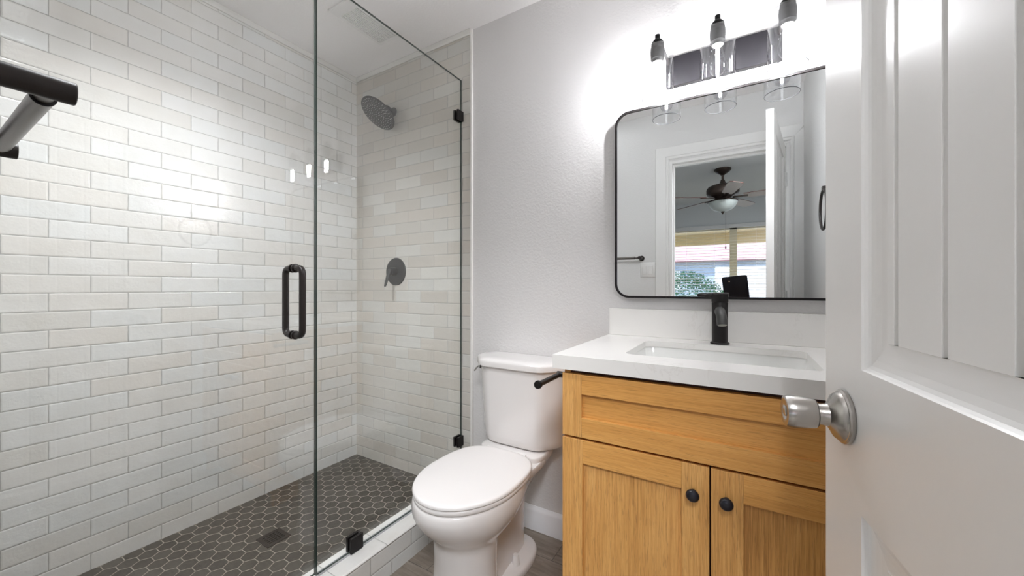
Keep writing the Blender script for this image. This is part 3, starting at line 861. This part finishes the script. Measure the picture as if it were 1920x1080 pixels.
# ================================================================== VANITY LIGHT
vl = thing('vanity_light', 'three-lamp black wall light with clear glass cylinder shades above the mirror', 'wall light', (-.064, W, 2.0))
LYY = 1.485
b = NB(); box(b, -.251, .123, W - .022, W - .0006, 1.931, 2.045)
obj('backplate', b, simple('backplate_dark', (.0042, .0038, .0046), .6, 0, .12), vl, bevel=.002)
for lx in (-.264, -.068, .128):
    b = NB(); ax_ = max(-.242, min(.114, lx))
    tube(b, bez((ax_, W - .021, 2.020), (ax_, W - .075, 2.035), (lx, W - .085, 2.082), (lx, LYY + .012, 2.0745), 14), .0052, 14)
    obj('arm', b, M['black'], vl, smooth=True)
    b = NB(); lathe(b, [(.005, .030), (.0085, .030), (.0085, .017), (.011, .013), (.0155, .009), (.0205, .002), (.0215, -.008), (.0215, -.016)], (lx, LYY, 2.0545), (0, 0, 1), 36)
    cp = obj('socket_cap', b, M['cap_black'], vl, smooth=True, angle=50)
    b = NB(); lathe(b, [(.0205, 0), (.0235, .001), (.0235, .006), (.0225, .007), (.0225, .010), (.0245, .011), (.0245, .024), (.0235, .026), (.0235, .044), (.0205, .046), (.0185, .056), (.0172, .056), (.0172, .050)], (lx, LYY, 2.0385), (0, 0, -1), 40)
    obj('socket', b, simple('socket_grey', (.018, .018, .018), .5, 0, .2), vl, smooth=True, angle=50)
    b = NB()
    lathe(b, [(.0252, -.0035), (.050, -.0035), (.0530, -.006), (.0545, -.012), (.0545, -.185), (.0538, -.1862), (.0525, -.185), (.0525, -.013), (.0512, -.0075), (.0490, -.0055), (.0252, -.0055)], (lx, LYY, 2.035), (0, 0, 1), 56, cap=False)
    d = b
    gs = obj('glass_shade', d, M['shade'], vl, smooth=True, angle=50)
    b = NB(); ring_ = [(lx + .0536 * math.cos(2 * math.pi * k / 56), LYY + .0536 * math.sin(2 * math.pi * k / 56)) for k in range(57)]
    for zz in (1.8493,):
        tube(b, [(x, y, zz) for x, y in ring_], .0011, 8)
    obj('shade_rim', b, M['rim'], gs, smooth=True)
    b = NB()
    lathe(b, [(.0130, 0), (.0135, .006), (.0150, .018), (.0190, .036), (.0235, .054), (.0262, .068), (.0265, .078), (.0240, .091), (.0180, .101), (.0095, .1065), (.002, .108)], (lx, LYY, 1.988), (0, 0, -1), 40)
    bl = obj('bulb', b, M['bulb'], vl, smooth=True, angle=60)
    b = NB(); lathe(b, [(.0165, 0), (.0165, .010), (.0135, .013)], (lx, LYY, 1.994), (0, 0, -1), 32)
    obj('bulb_base', b, simple('bulb_base_white', (.85, .83, .78), .4), bl, smooth=True)
    b = NB()
    for k in range(4):
        a = R(45 + 90 * k); rod(b, (lx + .0042 * math.cos(a), LYY + .0042 * math.sin(a), 1.968), (lx + .0034 * math.cos(a), LYY + .0034 * math.sin(a), 1.892), .0017, 8)
    obj('filament', b, M['fil'], bl, smooth=True)
    b = NB(); rod(b, (lx, LYY, 1.982), (lx, LYY, 1.945), .002, 8); lathe(b, [(.0075, 0), (.004, .012)], (lx, LYY, 1.984), (0, 0, -1), 12)
    obj('glass_stem', b, M['bulb'], bl, smooth=True)

def fill_downlight(x, y, aim, power, cone, label):
    """added fill lamp, out of view: trim ring, dark baffle, lens and its own spot lamp"""
    t = thing('added_fill_light', label, 'recessed light', (x, y, CZ))
    b = NB(); lathe(b, [(.092, 0), (.092, .003), (.088, .007), (.074, .007), (.070, .0035)], (x, y, CZ - .0005), (0, 0, -1), 56)
    obj('trim_ring', b, M['plastic'], t, smooth=True)
    b = NB(); lathe(b, [(.070, .0), (.070, .0030), (.01, .0040)], (x, y, CZ - .001), (0, 0, -1), 48)
    obj('lens', b, emit('fill_lens', (.955, .975, 1.0), 8.0), t, smooth=True)
    ld = bpy.data.lights.new('fill_beam', 'SPOT'); ld.energy = power; ld.spot_size = R(cone); ld.spot_blend = 1.0; ld.shadow_soft_size = .07
    ld.color = (.955, .975, 1.0)
    lo = bpy.data.objects.new('fill_beam', ld); C.objects.link(lo); lo.location = (x, y, CZ - .085)
    lo.rotation_euler = (Vector(aim) - lo.location).to_track_quat('-Z', 'Y').to_euler()
fill_downlight(SLX, SLY, (-1.90, 1.0, .0), SHOWER_FILL, 112, 'unseen fill light added over the entrance end of the shower')
fill_downlight(-.91, .31, (-1.28, .95, .0), CEIL_FILL, 84, 'unseen fill light added between the shower door and the doorway')

# ================================================================== towel bar on the entrance wall
tb = thing('towel_bar', 'black towel bar with round posts on the entrance wall by the shower', 'towel bar', (-.87, FY, 1.38))
for px_ in (-.677, -1.046):
    b = NB(); zt = 1.380
    lathe(b, [(.0130, .0), (.0130, .0885), (.0122, .0895)], (px_, FY + .0005, zt), (0, 1, 0), 40)
    lathe(b, [(.0215, 0), (.0215, .0045), (.0195, .006)], (px_, FY + .0005, zt), (0, 1, 0), 40)
    obj('post', b, M['bronze'], tb, smooth=True)
b = NB(); rod(b, (-.690, .101, 1.380), (-1.036, .101, 1.380), .0082, 32)
obj('bar', b, M['black_bar'], tb, smooth=True)
b = NB(); lathe(b, [(.0084, 0), (.0106, .0002), (.0106, .300), (.0084, .3002)], (-.716, .101, 1.380), (-1, 0, 0), 36)
slv = obj('bar_sleeve', b, M['black_bar'], tb, smooth=True)
b = NB(); lathe(b, [(.0104, 0), (.0112, .0003), (.0112, .0016), (.0106, .002)], (-.715, .101, 1.380), (-1, 0, 0), 36)
obj('sleeve_ring', b, M['black'], slv, smooth=True)

# towel ring on the right wall
tr = thing('towel_ring', 'black towel ring hanging on the right wall, seen in the mirror', 'towel ring', (RX, 1.0, 1.58))
b = NB(); box(b, RX - .007, RX - .0005, .975, 1.025, 1.565, 1.615); box(b, RX - .046, RX - .006, .989, 1.011, 1.579, 1.601)
obj('post', b, M['bronze'], tr, bevel=.002)
b = NB(); pts = []
for k in range(0, 45):
    a = 2 * math.pi * k / 44
    pts.append((RX - .040, 1.0 + .080 * math.sin(a), 1.497 + .088 * math.cos(a)))
tube(b, pts, .0058, 14); obj('ring', b, M['bronze'], tr, smooth=True)

# light switch
ls = thing('light_switch', 'white double rocker light switch plate beside the door casing', 'light switch', (-.631, FY, 1.286))
b = NB(); slab = rrect(-.689, -.574, 1.226, 1.346, .004, 4)
loft(b, [[(x, FY + d, z) for x, z in rrect(-.689 + g, -.574 - g, 1.226 + g, 1.346 - g, .005, 4)] for d, g in ((.0003, 0), (.004, 0), (.0062, .0025))])
obj('switch_plate', b, M['plastic'], ls, smooth=True)
for cx_ in (-.6545, -.6085):
    b = NB(); box(b, cx_ - .0165, cx_ + .0165, FY + .0058, FY + .0075, 1.2525, 1.3195)
    obj('rocker_frame', b, M['vent'], ls, bevel=.0008)
    b = NB(); rr_ = [(FY + .0070, 1.2545), (FY + .0090, 1.2550), (FY + .0115, 1.3170), (FY + .0070, 1.3175)]
    loft(b, [[(x, y, z) for y, z in rr_] for x in (cx_ - .0145, cx_ + .0145)])
    obj('rocker', b, M['plastic'], ls, bevel=.0008)

# tablet on its stand in the doorway, seen in the mirror
tab = thing('tablet', 'black tablet standing upright in the doorway, reflected at the bottom of the mirror', 'tablet', (-.045, -.04, .9))
b = NB()
tr_ = Matrix.Translation((-.030, -.042, 1.128)) @ Matrix.Rotation(R(-6), 4, 'Y') @ Matrix.Rotation(R(-12), 4, 'X')
ring0 = rrect(-.080, .080, -.120, .105, .014, 6)
loft(b, [[tuple(tr_ @ Vector((x * (1 - g), d, z * (1 - g)))) for x, z in ring0] for d, g in ((-.004, .02), (-.003, 0), (.003, 0), (.004, .02))])
tbo = obj('tablet_body', b, M['screen'], tab, smooth=True)
b = NB(); lathe(b, [(.0045, 0), (.0045, .0012), (.003, .0015)], tuple(tr_ @ Vector((-.035, .004, .070))), tuple(tr_.to_3x3() @ Vector((0, 1, 0))), 20)
obj('camera_lens', b, M['chrome'], tab, smooth=True)
tpd = thing('tripod', 'black tripod under the tablet in the doorway', 'tripod', (-.045, -.06, 0))
b = NB(); rod(b, (-.045, -.062, .45), (-.045, -.058, 1.0), .011, 16); box(b, -.085, -.005, -.072, -.050, .995, 1.010)
obj('column', b, M['black'], tpd, smooth=True)
for k in range(3):
    a = R(90 + 120 * k); b = NB(); rod(b, (-.045, -.062, .70), (-.045 + .22 * math.cos(a), -.062 - .22 * math.sin(a), .006), .008, 12)
    obj('leg', b, M['black'], tpd, smooth=True)

# ================================================================== BEDROOM (seen in the mirror)
b = NB(); box(b, BLX, BRX, BWY, BY, CZ, CZ + .08); struct(obj('ceiling_bedroom', b, M['bed_ceil']))
b = NB(); box(b, BLX, BRX, BWY - .12, BY, -.06, 0.0); struct(obj('floor_bedroom', b, M['bed_floor']))
WX0, WX1, WZ0, WZ1 = -1.55, 1.15, .62, 2.10
b = NB(); box(b, BLX, WX0, BWY - .12, BWY, -.06, CZ + .08); box(b, WX1, BRX, BWY - .12, BWY, -.06, CZ + .08)
box(b, WX0, WX1, BWY - .12, BWY, -.06, WZ0); box(b, WX0, WX1, BWY - .12, BWY, WZ1, CZ + .08)
struct(obj('wall_bedroom_window', b, M['bed_wall']))
b = NB(); box(b, BLX - .1, BLX, BWY - .12, BY, -.06, CZ + .08); struct(obj('wall_bedroom_left', b, M['bed_wall']))
b = NB(); box(b, BRX, BRX + .1, BWY - .12, BY, -.06, CZ + .08); struct(obj('wall_bedroom_right', b, M['bed_wall']))
b = NB(); box(b, BLX - .1, LX, BY - .01, BY + .10, -.06, CZ + .08); box(b, RX + .11, BRX + .1, BY - .01, BY + .10, -.06, CZ + .08)
struct(obj('wall_bedroom_door', b, M['front_wall']))
win = bpy.data.objects.new('window_1', None); C.objects.link(win); win.location = (-.2, BWY, WZ0)
struct(win, 'bedroom window with a centre mullion, seen in the mirror', 'window')
b = NB()
for x0, x1, z0, z1 in ((WX0, WX0 + .05, WZ0, WZ1), (WX1 - .05, WX1, WZ0, WZ1), (WX0, WX1, WZ0, WZ0 + .05), (WX0, WX1, WZ1 - .05, WZ1), (-.148, -.048, WZ0, WZ1)):
    box(b, x0, x1, BWY - .09, BWY - .05, z0, z1)
obj('window_frame', b, simple('cream_window_frame', (.72, .66, .50), .5), win)
b = NB(); box(b, WX0, WX1, BWY - .072, BWY - .068, WZ0, WZ1); obj('pane', b, M['win_glass'], win)
bd = thing('window_blind', 'cream horizontal slat blind lowered with open slats over the bedroom window', 'window blind', (-.2, BWY + .03, WZ1))
b = NB(); box(b, WX0 + .01, WX1 - .01, BWY + .002, BWY + .055, WZ1 - .035, WZ1 + .02); obj('headrail', b, simple('headrail_grey', (.55, .55, .55), .5), bd, bevel=.003)  # grey headrail above the cream slats
b = NB()
z = WZ1 - .06
while z > WZ0 + .02:
    Mx = Matrix.Translation((0, BWY + .028, z)) @ Matrix.Rotation(R(-8), 4, 'X')
    box(b, WX0 + .015, WX1 - .015, -.024, .024, -.0012, .0012, Mx); z -= .0445
obj('slats', b, M['blind'], bd)
b = NB()
for x in (WX0 + .2, -.75, -.35, .2, .75, WX1 - .15): rod(b, (x, BWY + .053, WZ0 + .01), (x, BWY + .053, WZ1 - .02), .0012, 6)
obj('ladder_cords', b, M['blind'], bd)
b = NB(); box(b, WX0 + .015, WX1 - .015, BWY + .004, BWY + .052, WZ0 - .005, WZ0 + .012); obj('bottom_rail', b, M['blind'], bd, bevel=.003)

# unseen fill light added at the bedroom ceiling just outside the bathroom door
bl2 = thing('bedroom_fill_light', 'unseen round fill light added at the bedroom ceiling just outside the bathroom door', 'ceiling light', (.44, -.75, CZ))
b = NB(); lathe(b, [(.275, 0), (.275, .018), (.270, .024), (.262, .024), (.262, .016)], (.44, -.75, CZ - .0005), (0, 0, -1), 56)
obj('fill_rim', b, M['plastic'], bl2, smooth=True)
b = NB(); lathe(b, [(.261, .0), (.261, .020), (.24, .032), (.15, .040), (.01, .043)], (.44, -.75, CZ - .001), (0, 0, -1), 56)
obj('diffuser', b, emit('bedroom_fill_diffuser', (.95, .97, 1.0), BED_FILL), bl2, smooth=True)

# ceiling fan
FNX, FNY = -.177, -1.82
fn = thing('ceiling_fan', 'bronze five-blade ceiling fan with a bowl light in the bedroom, seen in the mirror', 'ceiling fan', (FNX, FNY, CZ))
b = NB(); lathe(b, [(.088, 0), (.088, .012), (.075, .030), (.045, .052), (.030, .060), (.018, .072)], (FNX, FNY, CZ - .0005), (0, 0, -1), 40)
obj('canopy', b, M['fan'], fn, smooth=True)
b = NB(); rod(b, (FNX, FNY, CZ - .06), (FNX, FNY, CZ - .16), .013, 20); lathe(b, [(.02, 0), (.030, .03), (.045, .06)], (FNX, FNY, CZ - .125), (0, 0, -1), 28)
obj('downrod', b, M['fan'], fn, smooth=True)
b = NB(); lathe(b, [(.045, 0), (.11, .006), (.150, .022), (.168, .050), (.168, .095), (.155, .118), (.12, .135), (.09, .150), (.075, .175), (.070, .190)], (FNX, FNY, CZ - .180), (0, 0, -1), 56)
obj('motor_housing', b, M['fan'], fn, smooth=True, angle=50)
b = NB(); lathe(b, [(.075, 0), (.145, .004), (.158, .012), (.158, .018), (.150, .020)], (FNX, FNY, CZ - .360), (0, 0, -1), 56)
obj('light_ring', b, M['fan'], fn, smooth=True)
b = NB(); lathe(b, [(.150, 0), (.146, .02), (.130, .052), (.098, .085), (.055, .105), (.010, .113)], (FNX, FNY, CZ - .378), (0, 0, -1), 56)
bw = obj('bowl_shade', b, M['alabaster'], fn, smooth=True)
b = NB(); lathe(b, [(.022, 0), (.018, .010), (.008, .020), (.006, .030), (.001, .033)], (FNX, FNY, CZ - .488), (0, 0, -1), 24)
obj('finial', b, M['fan'], bw, smooth=True)
for k in range(5):
    a = R(78 + 72 * k)
    Rt = Matrix.Translation((FNX, FNY, CZ - .335)) @ Matrix.Rotation(a, 4, 'Z') @ Matrix.Rotation(R(13), 4, 'X')
    b = NB(); box(b, .10, .25, -.018, .018, -.004, .004, Rt)
    br = obj('blade_arm', b, M['fan'], fn, bevel=.002)
    b = NB()
    out_ = [(.21, -.050), (.30, -.058), (.62, -.070), (.68, -.062), (.70, -.030), (.70, .030), (.68, .062), (.62, .070), (.30, .058), (.21, .050)]
    loft(b, [[tuple(Rt @ Vector((x, y, z))) for x, y in out_] for z in (.004, .011)])
    for f in b.faces:
        f.normal_update()
        if len(f.verts) == 4 or f.normal.z > .5: f.material_index = 1
    obj('blade', b, [M['fan_blade'], M['fan_top']], fn)
b = NB(); rod(b, (FNX + .03, FNY, CZ - .39), (FNX + .03, FNY, 1.62), .0012, 6); lathe(b, [(.003, 0), (.007, .01), (.007, .028), (.003, .033)], (FNX + .03, FNY, 1.62), (0, 0, -1), 12)
obj('pull_chain', b, M['fan'], fn, smooth=True)

# ================================================================== OUTSIDE
b = NB(); box(b, -30, 30, -40, BWY - .12, -.25, -.10); struct(obj('ground', b, M['dirt']))
b = NB(); box(b, -4, 4, BWY - 2.1, BWY - 1.95, 2.02, 2.26); box(b, -4, 4, BWY - 1.95, BWY - .13, 2.24, 2.30)
tag(obj('patio_cover', b, M['tan']), 'tan fascia and roof of the patio cover outside the bedroom window', 'patio cover')
b = NB(); rod(b, (-1.55, BWY - 2.6, -.1), (-1.55, BWY - 2.6, 2.05), .05, 12)
tag(obj('patio_post', b, M['stucco'], smooth=True), 'thin white post left of the hedge outside the window', 'post')
b = NB(); box(b, -.62, 6.0, -9.2, -9.0, -.1, 1.72)
tag(obj('garden_wall', b, M['stucco']), 'pale block garden wall right of the hedge outside the window', 'garden wall')
hs = thing('house', 'neighbouring grey-blue house with a red roof beyond the garden wall', 'house', (0, -16, -.1))
b = NB(); box(b, -9, 9, -20, -16, -.1, 2.35); obj('wall', b, M['stucco_b'], hs)
b = NB()
loft(b, [[(-9.6, -15.3, 2.3), (-9.6, -20.6, 2.3), (-9.6, -18, 4.2)], [(9.6, -15.3, 2.3), (9.6, -20.6, 2.3), (9.6, -18, 4.2)]]); obj('roof', b, M['rooft'], hs)
b = NB(); box(b, -3.6, -2.4, -15.99, -15.95, 1.0, 1.9); wd = obj('window', b, M['stucco'], hs)
hg = thing('shrub', 'round green hedge shrub outside the bedroom window', 'shrub', (-1.0, BWY - 1.55, -.1))
b = NB()
for k in range(5): rod(b, (-1.0, BWY - 1.55, -.1), (-1.0 + .3 * math.cos(k * 1.26), BWY - 1.55 + .3 * math.sin(k * 1.26), .9), .02, 8)
obj('stems', b, M['wood_d'], hg)
b = NB()
for k in range(12000):
    th = random.uniform(0, 2 * math.pi); ph = math.acos(random.uniform(-1, 1)); r_ = random.uniform(.72, 1.0)
    cx_ = Vector((-.98 + .82 * r_ * math.sin(ph) * math.cos(th), BWY - 1.55 + .5 * r_ * math.sin(ph) * math.sin(th), .70 + .78 * r_ * math.cos(ph)))
    u = Vector((random.gauss(0, 1), random.gauss(0, 1), random.gauss(0, 1))).normalized(); v = u.orthogonal().normalized(); s_ = random.uniform(.014, .026)
    b.faces.new([b.verts.new(cx_ + q) for q in (u * s_, v * s_ * .5, -u * s_, -v * s_ * .5)])
obj('foliage', b, M['leaf'], hg)

# daylight portal at the window
pd = bpy.data.lights.new('window_portal', 'AREA'); pd.shape = 'RECTANGLE'; pd.size = WX1 - WX0; pd.size_y = WZ1 - WZ0
pd.cycles.is_portal = True
po = bpy.data.objects.new('window_portal', pd); C.objects.link(po); po.location = ((WX0 + WX1) / 2, BWY - .13, (WZ0 + WZ1) / 2); po.rotation_euler = (R(90), 0, 0)
